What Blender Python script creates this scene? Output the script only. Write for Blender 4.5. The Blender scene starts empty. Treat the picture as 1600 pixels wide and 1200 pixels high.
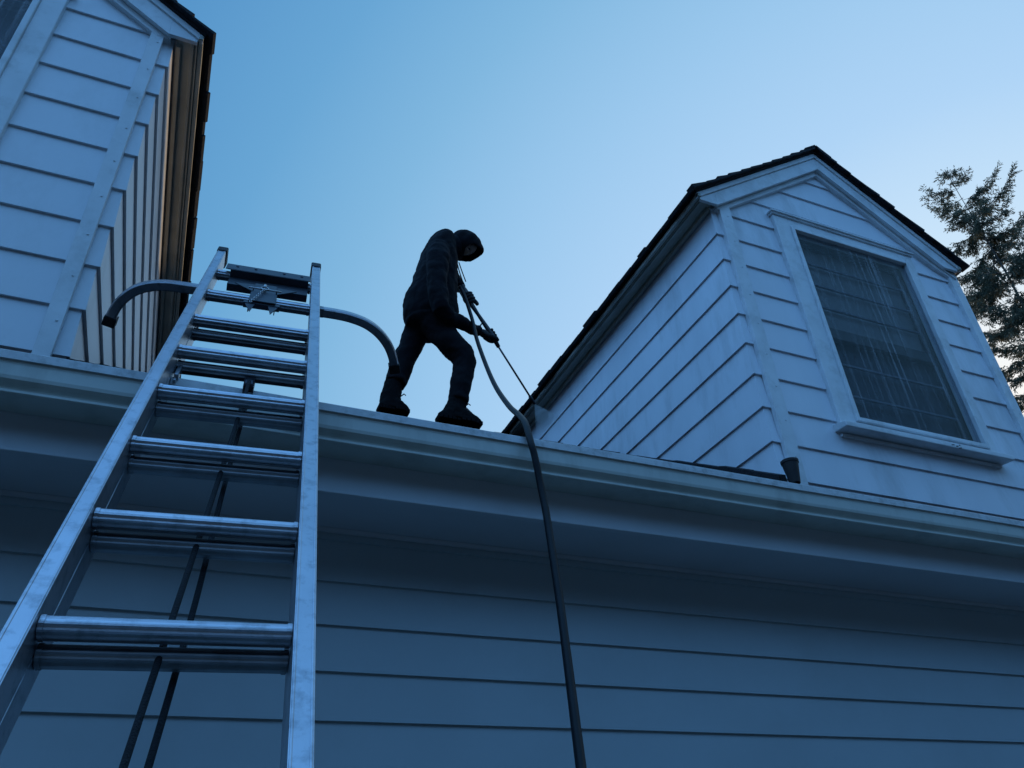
import bpy, bmesh, math, random
from math import sin, cos, pi, radians, sqrt
from mathutils import Vector, Matrix
R = random.Random(7)
S = bpy.context.scene
COL = S.collection
# ---------------------------------------------------------------- camera (origin; ground is 1.55 m below)
GZ = -1.55
yaw, tilt, roll, FPX = 0.421497638, 0.591039517, -0.053341357, 1206.81
fw = Vector((sin(yaw)*cos(tilt), cos(yaw)*cos(tilt), sin(tilt)))
r0 = Vector((cos(yaw), -sin(yaw), 0)); u0 = r0.cross(fw)
rt = cos(roll)*r0 + sin(roll)*u0; up = -sin(roll)*r0 + cos(roll)*u0
cam = bpy.data.cameras.new('camera'); co = bpy.data.objects.new('camera', cam); COL.objects.link(co)
co.matrix_world = Matrix(((rt.x, up.x, -fw.x, 0), (rt.y, up.y, -fw.y, 0), (rt.z, up.z, -fw.z, 0), (0, 0, 0, 1)))
cam.sensor_width = 36.0; cam.lens = FPX/1600*36.0; cam.clip_start = .02; cam.clip_end = 3000
S.camera = co
def ray(px, py):
    return ((px-800)*rt - (py-600)*up + FPX*fw).normalized()
def at(px, py, Y):                       # survey point of the photograph on the plane y = Y
    d = ray(px, py); return d*(Y/d.y)
# ---------------------------------------------------------------- light
SUN_AZ, SUN_EL = radians(32.0), radians(12.2)     # azimuth measured from +x towards +y
sdir = Vector((cos(SUN_EL)*cos(SUN_AZ), cos(SUN_EL)*sin(SUN_AZ), sin(SUN_EL)))
S.view_settings.view_transform = 'Standard'; S.view_settings.look = 'None'
S.view_settings.exposure = 0.0; S.view_settings.gamma = 1.0
def lin(c): return tuple(((v/255)/12.92 if v/255 <= .04045 else ((v/255+.055)/1.055)**2.4) for v in c)
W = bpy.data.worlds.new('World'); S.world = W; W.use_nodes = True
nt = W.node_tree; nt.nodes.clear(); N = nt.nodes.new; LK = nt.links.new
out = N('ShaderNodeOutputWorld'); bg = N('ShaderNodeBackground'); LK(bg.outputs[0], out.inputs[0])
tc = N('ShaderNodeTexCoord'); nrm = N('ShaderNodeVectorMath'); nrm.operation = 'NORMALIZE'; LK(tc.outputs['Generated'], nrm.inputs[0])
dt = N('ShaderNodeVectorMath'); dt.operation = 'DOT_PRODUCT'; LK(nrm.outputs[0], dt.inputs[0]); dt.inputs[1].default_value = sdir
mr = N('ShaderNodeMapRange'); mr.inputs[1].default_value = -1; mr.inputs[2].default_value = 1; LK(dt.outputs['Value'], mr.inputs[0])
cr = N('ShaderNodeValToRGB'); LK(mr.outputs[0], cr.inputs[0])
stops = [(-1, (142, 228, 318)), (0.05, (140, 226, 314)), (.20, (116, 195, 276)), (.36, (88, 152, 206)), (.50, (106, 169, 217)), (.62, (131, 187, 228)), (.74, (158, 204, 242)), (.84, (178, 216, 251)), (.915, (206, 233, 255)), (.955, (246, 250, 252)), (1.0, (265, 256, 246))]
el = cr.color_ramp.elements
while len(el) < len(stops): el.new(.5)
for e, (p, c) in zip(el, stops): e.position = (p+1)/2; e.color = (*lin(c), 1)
sky = N('ShaderNodeTexSky'); sky.sky_type = 'NISHITA'; sky.sun_disc = False; sky.sun_elevation = SUN_EL
sky.sun_rotation = pi/2 - SUN_AZ; sky.air_density = 1.3; sky.ozone_density = 2.0
sk = N('ShaderNodeVectorMath'); sk.operation = 'SCALE'; sk.inputs['Scale'].default_value = .1; LK(sky.outputs[0], sk.inputs[0])
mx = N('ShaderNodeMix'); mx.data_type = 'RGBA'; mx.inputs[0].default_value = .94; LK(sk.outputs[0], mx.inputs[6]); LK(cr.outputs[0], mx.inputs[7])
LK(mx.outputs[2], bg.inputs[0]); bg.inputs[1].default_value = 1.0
sl = bpy.data.lights.new('sun', 'SUN'); sl.energy = 1.6; sl.angle = radians(.5); sl.color = (1, .72, .42)
so = bpy.data.objects.new('sun', sl); COL.objects.link(so); so.rotation_euler = (-sdir).to_track_quat('-Z', 'Y').to_euler()
# ---------------------------------------------------------------- materials
def mat(name, col, rough=.6, metal=0, var=.12, scale=6, bump=0, bscale=60, stretch=(1, 1, 1), spec=.5, dirt=None, dscale=2.0, dirt_amt=.5):
    m = bpy.data.materials.new(name); m.use_nodes = True; t = m.node_tree; b = t.nodes['Principled BSDF']
    b.inputs['Roughness'].default_value = rough; b.inputs['Metallic'].default_value = metal
    b.inputs['Specular IOR Level'].default_value = spec
    g = t.nodes.new('ShaderNodeNewGeometry'); mp = t.nodes.new('ShaderNodeMapping'); t.links.new(g.outputs['Position'], mp.inputs[0]); mp.inputs['Scale'].default_value = stretch
    n = t.nodes.new('ShaderNodeTexNoise'); n.inputs['Scale'].default_value = scale; n.inputs['Detail'].default_value = 6; t.links.new(mp.outputs[0], n.inputs[0])
    c = t.nodes.new('ShaderNodeValToRGB'); c.color_ramp.elements[0].position = .3; c.color_ramp.elements[1].position = .7
    c.color_ramp.elements[0].color = (*[v*(1-var) for v in col], 1); c.color_ramp.elements[1].color = (*[min(1, v*(1+var)) for v in col], 1)
    t.links.new(n.outputs[0], c.inputs[0]); last = c.outputs[0]
    if dirt:
        n2 = t.nodes.new('ShaderNodeTexNoise'); n2.inputs['Scale'].default_value = dscale; n2.inputs['Detail'].default_value = 8; n2.inputs['Roughness'].default_value = .65
        t.links.new(mp.outputs[0], n2.inputs[0])
        r2 = t.nodes.new('ShaderNodeMapRange'); r2.inputs[1].default_value = .5; r2.inputs[2].default_value = .75; r2.inputs[4].default_value = dirt_amt
        t.links.new(n2.outputs[0], r2.inputs[0])
        x = t.nodes.new('ShaderNodeMix'); x.data_type = 'RGBA'; t.links.new(r2.outputs[0], x.inputs[0]); t.links.new(last, x.inputs[6]); x.inputs[7].default_value = (*dirt, 1); last = x.outputs[2]
    t.links.new(last, b.inputs['Base Color'])
    if bump:
        n3 = t.nodes.new('ShaderNodeTexNoise'); n3.inputs['Scale'].default_value = bscale; n3.inputs['Detail'].default_value = 4; t.links.new(mp.outputs[0], n3.inputs[0])
        bp = t.nodes.new('ShaderNodeBump'); bp.inputs['Strength'].default_value = bump; bp.inputs['Distance'].default_value = .01
        t.links.new(n3.outputs[0], bp.inputs['Height']); t.links.new(bp.outputs[0], b.inputs['Normal'])
    return m
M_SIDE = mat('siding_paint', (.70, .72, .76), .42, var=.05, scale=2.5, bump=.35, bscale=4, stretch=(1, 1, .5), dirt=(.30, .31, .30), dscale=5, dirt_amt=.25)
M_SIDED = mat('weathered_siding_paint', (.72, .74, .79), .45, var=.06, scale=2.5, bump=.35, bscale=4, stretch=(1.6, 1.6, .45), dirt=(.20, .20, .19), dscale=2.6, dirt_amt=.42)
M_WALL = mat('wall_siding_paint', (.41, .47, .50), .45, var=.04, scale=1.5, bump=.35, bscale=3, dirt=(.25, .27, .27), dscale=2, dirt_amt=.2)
M_TRIM = mat('trim_paint', (.70, .72, .74), .5, var=.08, scale=7, bump=.15, bscale=30, dirt=(.24, .23, .20), dscale=9, dirt_amt=.4)
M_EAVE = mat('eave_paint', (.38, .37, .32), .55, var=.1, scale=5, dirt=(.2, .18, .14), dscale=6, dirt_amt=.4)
M_GUT = mat('gutter_paint', (.52, .54, .50), .45, var=.06, scale=3, bump=.2, bscale=6, stretch=(1, 1, .3), dirt=(.16, .16, .14), dscale=7, dirt_amt=.4)
M_LIP = mat('gutter_lip_paint', (.58, .60, .62), .4, var=.12, scale=14, dirt=(.16, .16, .15), dscale=25, dirt_amt=.6)
M_FAS = mat('fascia_paint', (.55, .57, .60), .45, var=.05, scale=3)
M_SOF = mat('soffit_paint', (.54, .55, .58), .5, var=.05, scale=2)
M_SHIN = mat('asphalt_shingle', (.012, .012, .016), .95, var=.4, scale=30, bump=.6, bscale=120)
M_ALU = mat('ladder_aluminium', (.47, .48, .52), .38, 1.0, var=.07, scale=9, bump=.04, bscale=120, dirt=(.16, .17, .19), dscale=34, dirt_amt=.65)
M_ALUD = mat('dull_aluminium', (.30, .31, .33), .45, 1.0, var=.15, scale=14, dirt=(.12, .12, .13), dscale=12, dirt_amt=.6)
M_STEEL = mat('dark_steel', (.055, .06, .075), .45, .8, var=.2, scale=20, dirt=(.05, .04, .04), dscale=20)
M_ZINC = mat('zinc_wire', (.45, .46, .48), .35, 1.0)
M_RUB = mat('black_rubber', (.015, .015, .017), .7, var=.2, scale=20, bump=.2, bscale=80)
M_ROPE = mat('black_rope', (.012, .012, .016), .9, var=.3, scale=80, bump=.8, bscale=300)
M_HOSE = mat('hose_rubber', (.009, .010, .013), .5, var=.15, scale=20, spec=.18)
M_CLOTH = mat('black_cotton', (.006, .006, .009), .95, var=.3, scale=12, bump=.5, bscale=28, spec=.2)
M_TROU = mat('dark_trouser_cloth', (.007, .007, .010), .95, var=.3, scale=12, bump=.5, bscale=22, spec=.2)
M_BOOT = mat('black_boot_leather', (.007, .007, .008), .85, var=.3, scale=20, bump=.3, bscale=60, spec=.12)
M_GLOVE = mat('dark_work_glove', (.018, .018, .022), .85, var=.3, scale=30, bump=.3, bscale=80)
M_SKIN = mat('skin', (.30, .17, .12), .55, var=.08, scale=30)
M_LANCE = mat('lance_steel', (.10, .10, .12), .4, .6)
M_GUN = mat('black_plastic', (.02, .02, .025), .5)
M_BARK = mat('spruce_bark', (.06, .045, .035), .95, var=.4, scale=20, bump=.6, bscale=40)
M_GRASS = mat('lawn_grass', (.10, .105, .10), .95, var=.4, scale=3, bump=.5, bscale=40)
M_POT = mat('dark_plastic', (.012, .011, .013), .6, var=.3, scale=20)
def needle_mat():
    m = bpy.data.materials.new('spruce_needles'); m.use_nodes = True; t = m.node_tree; b = t.nodes['Principled BSDF']
    g = t.nodes.new('ShaderNodeNewGeometry'); c = t.nodes.new('ShaderNodeValToRGB'); t.links.new(g.outputs['Random Per Island'], c.inputs[0])
    c.color_ramp.elements[0].color = (.045, .052, .036, 1); c.color_ramp.elements[1].color = (.17, .155, .095, 1)
    t.links.new(c.outputs[0], b.inputs['Base Color']); b.inputs['Roughness'].default_value = .7
    tl = t.nodes.new('ShaderNodeBsdfTranslucent'); t.links.new(c.outputs[0], tl.inputs[0]); ms = t.nodes.new('ShaderNodeMixShader'); ms.inputs[0].default_value = .45
    t.links.new(b.outputs[0], ms.inputs[1]); t.links.new(tl.outputs[0], ms.inputs[2]); t.links.new(ms.outputs[0], t.nodes['Material Output'].inputs[0])
    return m
M_NEED = needle_mat()
def glass_mat():                          # storm glass with dried drip marks down its face
    m = bpy.data.materials.new('streaked_glass'); m.use_nodes = True; t = m.node_tree; b = t.nodes['Principled BSDF']
    b.inputs['Base Color'].default_value = (.9, .95, 1, 1); b.inputs['Roughness'].default_value = .06; b.inputs['IOR'].default_value = 1.45
    tr = t.nodes.new('ShaderNodeBsdfTransparent'); tr.inputs[0].default_value = (.82, .84, .86, 1)
    gl = t.nodes.new('ShaderNodeBsdfGlossy'); gl.inputs['Roughness'].default_value = .08
    lw = t.nodes.new('ShaderNodeLayerWeight'); lw.inputs[0].default_value = .5
    pw = t.nodes.new('ShaderNodeMath'); pw.operation = 'POWER'; pw.inputs[1].default_value = 3.5; t.links.new(lw.outputs['Facing'], pw.inputs[0])
    fr = t.nodes.new('ShaderNodeMath'); fr.operation = 'MULTIPLY_ADD'; fr.inputs[1].default_value = .22; fr.inputs[2].default_value = .02; t.links.new(pw.outputs[0], fr.inputs[0])
    m1 = t.nodes.new('ShaderNodeMixShader'); t.links.new(fr.outputs[0], m1.inputs[0]); t.links.new(tr.outputs[0], m1.inputs[1]); t.links.new(gl.outputs[0], m1.inputs[2])
    df = t.nodes.new('ShaderNodeBsdfDiffuse'); df.inputs[0].default_value = (.5, .52, .55, 1)
    g = t.nodes.new('ShaderNodeNewGeometry'); mp = t.nodes.new('ShaderNodeMapping'); mp.inputs['Scale'].default_value = (80, 1, .3); t.links.new(g.outputs['Position'], mp.inputs[0])
    n = t.nodes.new('ShaderNodeTexNoise'); n.inputs['Scale'].default_value = 1; n.inputs['Detail'].default_value = 5; n.inputs['Roughness'].default_value = .7; t.links.new(mp.outputs[0], n.inputs[0])
    r = t.nodes.new('ShaderNodeMapRange'); r.inputs[1].default_value = .53; r.inputs[2].default_value = .70; r.inputs[3].default_value = .02; r.inputs[4].default_value = 1.0; t.links.new(n.outputs[0], r.inputs[0])
    n2 = t.nodes.new('ShaderNodeTexNoise'); n2.inputs['Scale'].default_value = 2.6; n2.inputs['Detail'].default_value = 4; t.links.new(g.outputs['Position'], n2.inputs[0])
    r2 = t.nodes.new('ShaderNodeMapRange'); r2.inputs[1].default_value = .42; r2.inputs[2].default_value = .68; r2.inputs[3].default_value = .22; r2.inputs[4].default_value = .75; t.links.new(n2.outputs[0], r2.inputs[0])
    mu = t.nodes.new('ShaderNodeMath'); mu.operation = 'MULTIPLY'; t.links.new(r.outputs[0], mu.inputs[0]); t.links.new(r2.outputs[0], mu.inputs[1])
    m2 = t.nodes.new('ShaderNodeMixShader'); t.links.new(mu.outputs[0], m2.inputs[0]); t.links.new(m1.outputs[0], m2.inputs[1]); t.links.new(df.outputs[0], m2.inputs[2])
    t.links.new(m2.outputs[0], t.nodes['Material Output'].inputs[0]); return m
M_GLASS = glass_mat()
M_SASH = mat('dark_sash', (.015, .017, .022), .5)
M_BLIND = mat('grey_blind', (.22, .225, .22), .7, var=.15, scale=4)
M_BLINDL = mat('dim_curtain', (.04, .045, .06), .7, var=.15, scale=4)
M_MUNT = mat('muntin_paint', (.13, .145, .18), .6)
M_ROOM = mat('dark_room', (.02, .022, .03), .8)
# ---------------------------------------------------------------- mesh helpers
class MB:
    def __init__(s): s.v = []; s.f = []
    def poly(s, pts):
        i = len(s.v); s.v += [tuple(p) for p in pts]; s.f.append(tuple(range(i, i+len(pts))))
    def hexa(s, c):                       # 8 corners: 0-3 one end loop, 4-7 the other
        i = len(s.v); s.v += [tuple(p) for p in c]
        for a in ((3, 2, 1, 0), (4, 5, 6, 7), (0, 1, 5, 4), (1, 2, 6, 5), (2, 3, 7, 6), (3, 0, 4, 7)): s.f.append(tuple(i+k for k in a))
    def box(s, x0, x1, y0, y1, z0, z1):
        s.hexa([(x0, y0, z0), (x1, y0, z0), (x1, y1, z0), (x0, y1, z0), (x0, y0, z1), (x1, y0, z1), (x1, y1, z1), (x0, y1, z1)])
    def obox(s, c, ax, ay, az, hx, hy, hz):
        P = []
        for k in (-1, 1):
            for i, j in ((-1, -1), (1, -1), (1, 1), (-1, 1)): P.append(c + ax*hx*i + ay*hy*j + az*hz*k)
        s.hexa(P)
    def sweep(s, prof, path, ax=None, closed=True, caps=True):   # prof: (a,b) pairs; frames: (origin, A, B)
        n = len(prof); i0 = len(s.v)
        for (o, A, B) in path:
            for a, b in prof: s.v.append(tuple(o + A*a + B*b))
        for k in range(len(path)-1):
            for j in range(n if closed else n-1):
                j2 = (j+1) % n; a = i0+k*n; b = a+n
                s.f.append((a+j, a+j2, b+j2, b+j))
        if caps and closed:
            s.f.append(tuple(i0+j for j in reversed(range(n)))); e = i0+(len(path)-1)*n; s.f.append(tuple(e+j for j in range(n)))
    def tube(s, pts, rad, n=10, upv=None):
        pts = [Vector(p) for p in pts]; rs = rad if isinstance(rad, (list, tuple)) else [rad]*len(pts)
        t0 = (pts[1]-pts[0]).normalized(); a = t0.orthogonal().normalized(); fr = []
        i0 = len(s.v)
        for k, p in enumerate(pts):
            t = (pts[min(k+1, len(pts)-1)]-pts[max(k-1, 0)]).normalized()
            a = (a - t*a.dot(t)).normalized(); b = t.cross(a)
            for j in range(n):
                q = 2*pi*j/n; s.v.append(tuple(p + (a*cos(q)+b*sin(q))*rs[k]))
        for k in range(len(pts)-1):
            for j in range(n):
                j2 = (j+1) % n; A = i0+k*n; s.f.append((A+j, A+j2, A+n+j2, A+n+j))
        s.f.append(tuple(i0+j for j in reversed(range(n)))); e = i0+(len(pts)-1)*n; s.f.append(tuple(e+j for j in range(n)))
    def build(s, name, m, parent=None, smooth=False, loc=None, label=None):
        me = bpy.data.meshes.new(name)
        off = Vector(loc) if loc is not None else Vector((0, 0, 0))
        me.from_pydata([tuple(Vector(v)-off) for v in s.v], [], s.f); me.update()
        bm = bmesh.new(); bm.from_mesh(me); bmesh.ops.recalc_face_normals(bm, faces=bm.faces); bm.to_mesh(me); bm.free()
        me.materials.append(m)
        if smooth:
            for p in me.polygons: p.use_smooth = True
        o = bpy.data.objects.new(name, me); COL.objects.link(o)
        if parent is not None:
            o.parent = parent; b = base_of(parent); o.location = off - b
        else: o.location = off
        if label: o['label'] = label
        return o
def base_of(o):
    p = Vector((0, 0, 0))
    while o is not None: p += o.location; o = o.parent
    return p
def thing(name, loc, label, cat, group=None):
    o = bpy.data.objects.new(name, None); COL.objects.link(o); o.location = loc; o.empty_display_size = .2
    return tag(o, label, cat, group)
def tag(o, label=None, cat=None, group=None, kind=None):
    if label: o['label'] = label
    if cat: o['category'] = cat
    if group: o['group'] = group
    if kind: o['kind'] = kind
    return o
def bevel(o, w=.004, seg=2):
    m = o.modifiers.new('bevel', 'BEVEL'); m.width = w; m.segments = seg; m.limit_method = 'ANGLE'; m.angle_limit = radians(40); return o
def catmull(P, n=8):
    P = [Vector(p) for p in P]; Q = [P[0]*2-P[1]] + P + [P[-1]*2-P[-2]]; o = []
    for i in range(1, len(Q)-2):
        a, b, c, d = Q[i-1:i+3]
        for k in range(n):
            t = k/n; o.append(.5*((2*b)+(c-a)*t+(2*a-5*b+4*c-d)*t*t+(3*b-a-3*c+d)*t**3))
    o.append(P[-1]); return o
# ---------------------------------------------------------------- ground
g = MB(); n = 24
gs = [-400, -120, -40, -15, -6, -2, 0, 2, 4, 8, 15, 30, 60, 120, 400]
for i in range(len(gs)-1):
    for j in range(len(gs)-1):
        g.poly([(gs[i], gs[j], GZ), (gs[i+1], gs[j], GZ), (gs[i+1], gs[j+1], GZ), (gs[i], gs[j+1], GZ)])
tag(g.build('ground', M_GRASS), kind='structure')
wd = MB(); rw = random.Random(5); nx, nz = 60, 10; gr = []  # unseen tree-like mass added behind the camera to block low sky light
for i in range(nx+1):
    a = pi*(1.05+.90*i/nx); top = 9.5+1.6*sin(i*.9)+1.2*sin(i*2.3)+rw.uniform(-.8, .8); col = []
    for j in range(nz+1):
        t = j/nz; r_ = 15.5+rw.uniform(-.7, .7)+1.8*t*t; col.append((1+r_*cos(a)*1.5, 2+r_*sin(a), GZ+(top-GZ)*t))
    gr.append(col)
for i in range(nx):
    for j in range(nz): wd.poly([gr[i][j], gr[i+1][j], gr[i+1][j+1], gr[i][j+1]])
    wd.poly([gr[i][nz], gr[i+1][nz], (gr[i+1][nz][0]*1.15, gr[i+1][nz][1]*1.2-2, GZ), (gr[i][nz][0]*1.15, gr[i][nz][1]*1.2-2, GZ)])
tag(wd.build('unseen_sky_blocker', mat('sky_blocker_dark', (.028, .032, .03), .95, var=.4, scale=2, bump=.8, bscale=5)), kind='stuff')
# ---------------------------------------------------------------- house
YG, ZL, TP = 2.0, 1.270, .634          # gutter lip front, lip height, roof pitch
XA, XB = -5.5, 10.5
def roofz(y): return ZL - .002 + TP*(y-YG)
YR = 7.6                                # ridge
house = thing('house', (2.0, 2.414, GZ), 'pale clapboard house with a long white gutter and two gabled dormers on its roof', 'house')
def siding(mb, A, B, lo, hi, e, zbase, lim, out=.013, nrm_=None, g0=0, g1=0, hole=None):
    """courses on a vertical plane: point = A + B*t ; lim(z) -> list of (t0,t1) ; nrm_ outward"""
    k = math.floor((lo-zbase)/e)
    z = zbase + k*e
    while z < hi-1e-4:
        z0, z1 = max(z, lo), min(z+e, hi)
        zs = [z0] + sorted(q for q in lim(None)+(list(hole[2:]) if hole else []) if z0+1e-4 < q < z1-1e-4) + [z1]
        for a, b in zip(zs[:-1], zs[1:]):
            pa, pb = lim(a+1e-5), lim(b-1e-5)
            oa = out*(1-(a-z)/e)+.001; ob = out*(1-(b-z)/e)+.001
            P = lambda t, zz, o: (A.x+B.x*t+nrm_.x*o, A.y+B.y*t+nrm_.y*o, zz)
            if hole and hole[2]-1e-4 <= a and b <= hole[3]+1e-4:
                mb.poly([P(pa[0]-g0*oa, a, oa), P(hole[0], a, oa), P(hole[0], b, ob), P(pb[0]-g0*ob, b, ob)])
                mb.poly([P(hole[1], a, oa), P(pa[1]+g1*oa, a, oa), P(pb[1]+g1*ob, b, ob), P(hole[1], b, ob)])
                if a == z0 and abs(z0-z) < 1e-6:
                    mb.poly([P(pa[0]-g0*oa, a, oa), P(hole[0], a, oa), P(hole[0], a, -.002), P(pa[0], a, -.002)])
                    mb.poly([P(hole[1], a, oa), P(pa[1]+g1*oa, a, oa), P(pa[1], a, -.002), P(hole[1], a, -.002)])
                continue
            mb.poly([P(pa[0]-g0*oa, a, oa), P(pa[1]+g1*oa, a, oa), P(pb[1]+g1*ob, b, ob), P(pb[0]-g0*ob, b, ob)])
            if a == z0 and abs(z0-z) < 1e-6:
                # drip lip: short return and underside
                mb.poly([P(pa[0]-g0*oa, a, oa), P(pa[1]+g1*oa, a, oa), P(pa[1], a, -.002), P(pa[0], a, -.002)])
        z += e
# main wall
w = MB(); YW = 2.414
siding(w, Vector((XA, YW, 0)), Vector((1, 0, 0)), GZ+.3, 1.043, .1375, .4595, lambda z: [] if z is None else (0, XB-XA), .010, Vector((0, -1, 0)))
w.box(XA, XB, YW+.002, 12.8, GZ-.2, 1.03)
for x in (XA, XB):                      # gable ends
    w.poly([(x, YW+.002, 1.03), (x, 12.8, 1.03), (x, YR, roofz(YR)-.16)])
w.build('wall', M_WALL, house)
# soffit, fascia
YF = 2.125; ZF = 1.043
s = MB(); s.box(XA-.3, XB+.3, YF+.004, YW-.002, ZF+.004, ZF+.02)
for k in range(75): 
    x = -4.02+k*.2128+R.uniform(-.01, .01); s.box(x-.0045, x+.0045, YF+.014, YF+.023, ZF-.002, ZF+.004)
s.build('soffit', M_SOF, house)
s = MB(); s.box(XA-.3, XB+.3, YF, YF+.022, ZF-.004, ZL-.04); s.box(XA-.3, XB+.3, YF-.004, YF, ZF-.004, ZF+.006)
bevel(s.build('fascia', M_FAS, house), .002)
# wall top moulding where soffit meets wall
s = MB(); s.box(XA, XB, YW-.022, YW-.013, ZF-.012, ZF+.003); s.build('soffit_moulding', M_SOF, house)
# gutter (K profile swept along x)
ZB = 1.152
prof = [(YF-.002, ZL-.015), (YF-.002, ZB), (YG+.030, ZB), (YG+.022, ZB+.001), (YG+.020, ZB+.003), (YG+.020, ZB+.010), (YG+.024, ZB+.0115), (YG+.030, ZB+.0145), (YG+.028, ZB+.020), (YG+.018, ZB+.028), (YG+.010, ZB+.036), (YG+.008, ZB+.046), (YG+.008, ZB+.080), (YG+.006, ZL-.027), (YG, ZL-.027), (YG, ZL-.003), (YG+.003, ZL), (YG+.018, ZL), (YG+.018, ZL-.008), (YG+.012, ZL-.012), (YG+.012, ZL-.03), (YG+.018, ZB+.085), (YG+.020, ZB+.06), (YG+.042, ZB+.03), (YG+.042, ZB+.005), (YF-.005, ZB+.005), (YF-.005, ZL-.015)]
path = [(Vector((x, 0, 0)), Vector((0, 1, 0)), Vector((0, 0, 1))) for x in [XA-.3+i*(XB-XA+.6)/40 for i in range(41)]]
gm = MB(); gm.sweep(prof, [(o+Vector((0, .0015*sin(i*1.7), .0015*sin(i*.9+1)) if 0 < i < 40 else (0, 0, 0)), A, B) for i, (o, A, B) in enumerate(path)])
gut = gm.build('gutter', M_GUT, house)
gut.data.materials.append(M_LIP)
for p in gut.data.polygons:
    c = p.center
    if c.z+base_of(gut).z > ZL-.029: p.material_index = 1
for k in range(24):                      # gutter straps across the trough
    hg = MB(); x = XA+.2+k*.68; hg.box(x-.012, x+.012, YG+.004, YF-.003, ZL-.006, ZL-.003)
    hg.build('gutter_strap', M_LIP, gut)
def shingle_slope(mb, O, U, V, wid, length, nrm, course=.145, lims=None, tab=.32, th=.014, jit=.012):
    """O lower-left; U along eave; V up slope"""
    k = 0; v = 0
    while v < length:
        u = -R.uniform(0, tab)
        while u < wid:
            tw = tab*R.choice((.5, .8, 1, 1.2)); a, b = max(u, 0), min(u+tw, wid)
            if b-a > .01:
                jv = R.uniform(-jit, jit) + (-.008 if R.random() < .12 else 0); t2 = th*R.choice((1, 1, 1.5, 1.9)); v2 = min(v+course+.03, length)
                ea = R.uniform(0, jit) if a == 0 else 0; eb = R.uniform(0, jit) if b >= wid-1e-6 else 0
                a2, b2 = a-ea, b+eb-.003
                if lims: 
                    if not lims((a+b)/2, v): u += tw; continue
                P = [O+U*a2+V*(v+jv), O+U*b2+V*(v+jv), O+U*b2+V*v2, O+U*a2+V*v2]
                mb.hexa([P[0], P[1], P[2], P[3], P[0]+nrm*(t2+.008), P[1]+nrm*(t2+.008), P[2]+nrm*.008, P[3]+nrm*.008])
            u += tw
        v += course; k += 1
rf = MB(); sl_ = sqrt(1+TP*TP); V = Vector((0, 1/sl_, TP/sl_)); NN = Vector((0, -TP/sl_, 1/sl_))
L = (YR-YG-.03)*sl_; O = Vector((XA-.3, YG+.03, roofz(YG+.03)-.032))
rf.hexa([O-NN*.02, O-NN*.02+Vector((XB-XA+.6, 0, 0)), O-NN*.02+Vector((XB-XA+.6, 0, 0))+V*L, O-NN*.02+V*L, O, O+Vector((XB-XA+.6, 0, 0)), O+Vector((XB-XA+.6, 0, 0))+V*L, O+V*L])
shingle_slope(rf, O+NN*.001, Vector((1, 0, 0)), V, XB-XA+.6, L, NN, course=.14, tab=.34, th=.007, jit=.005)
Ob = O+V*L; 
rf.hexa([Ob-NN*.02, Ob-NN*.02+Vector((XB-XA+.6, 0, 0)), Vector((XB+.3, 13.1, 1.2)), Vector((XA-.3, 13.1, 1.2)), Ob, Ob+Vector((XB-XA+.6, 0, 0)), Vector((XB+.3, 13.1, 1.24)), Vector((XA-.3, 13.1, 1.24))])
rf.build('roof', M_SHIN, house)
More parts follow.
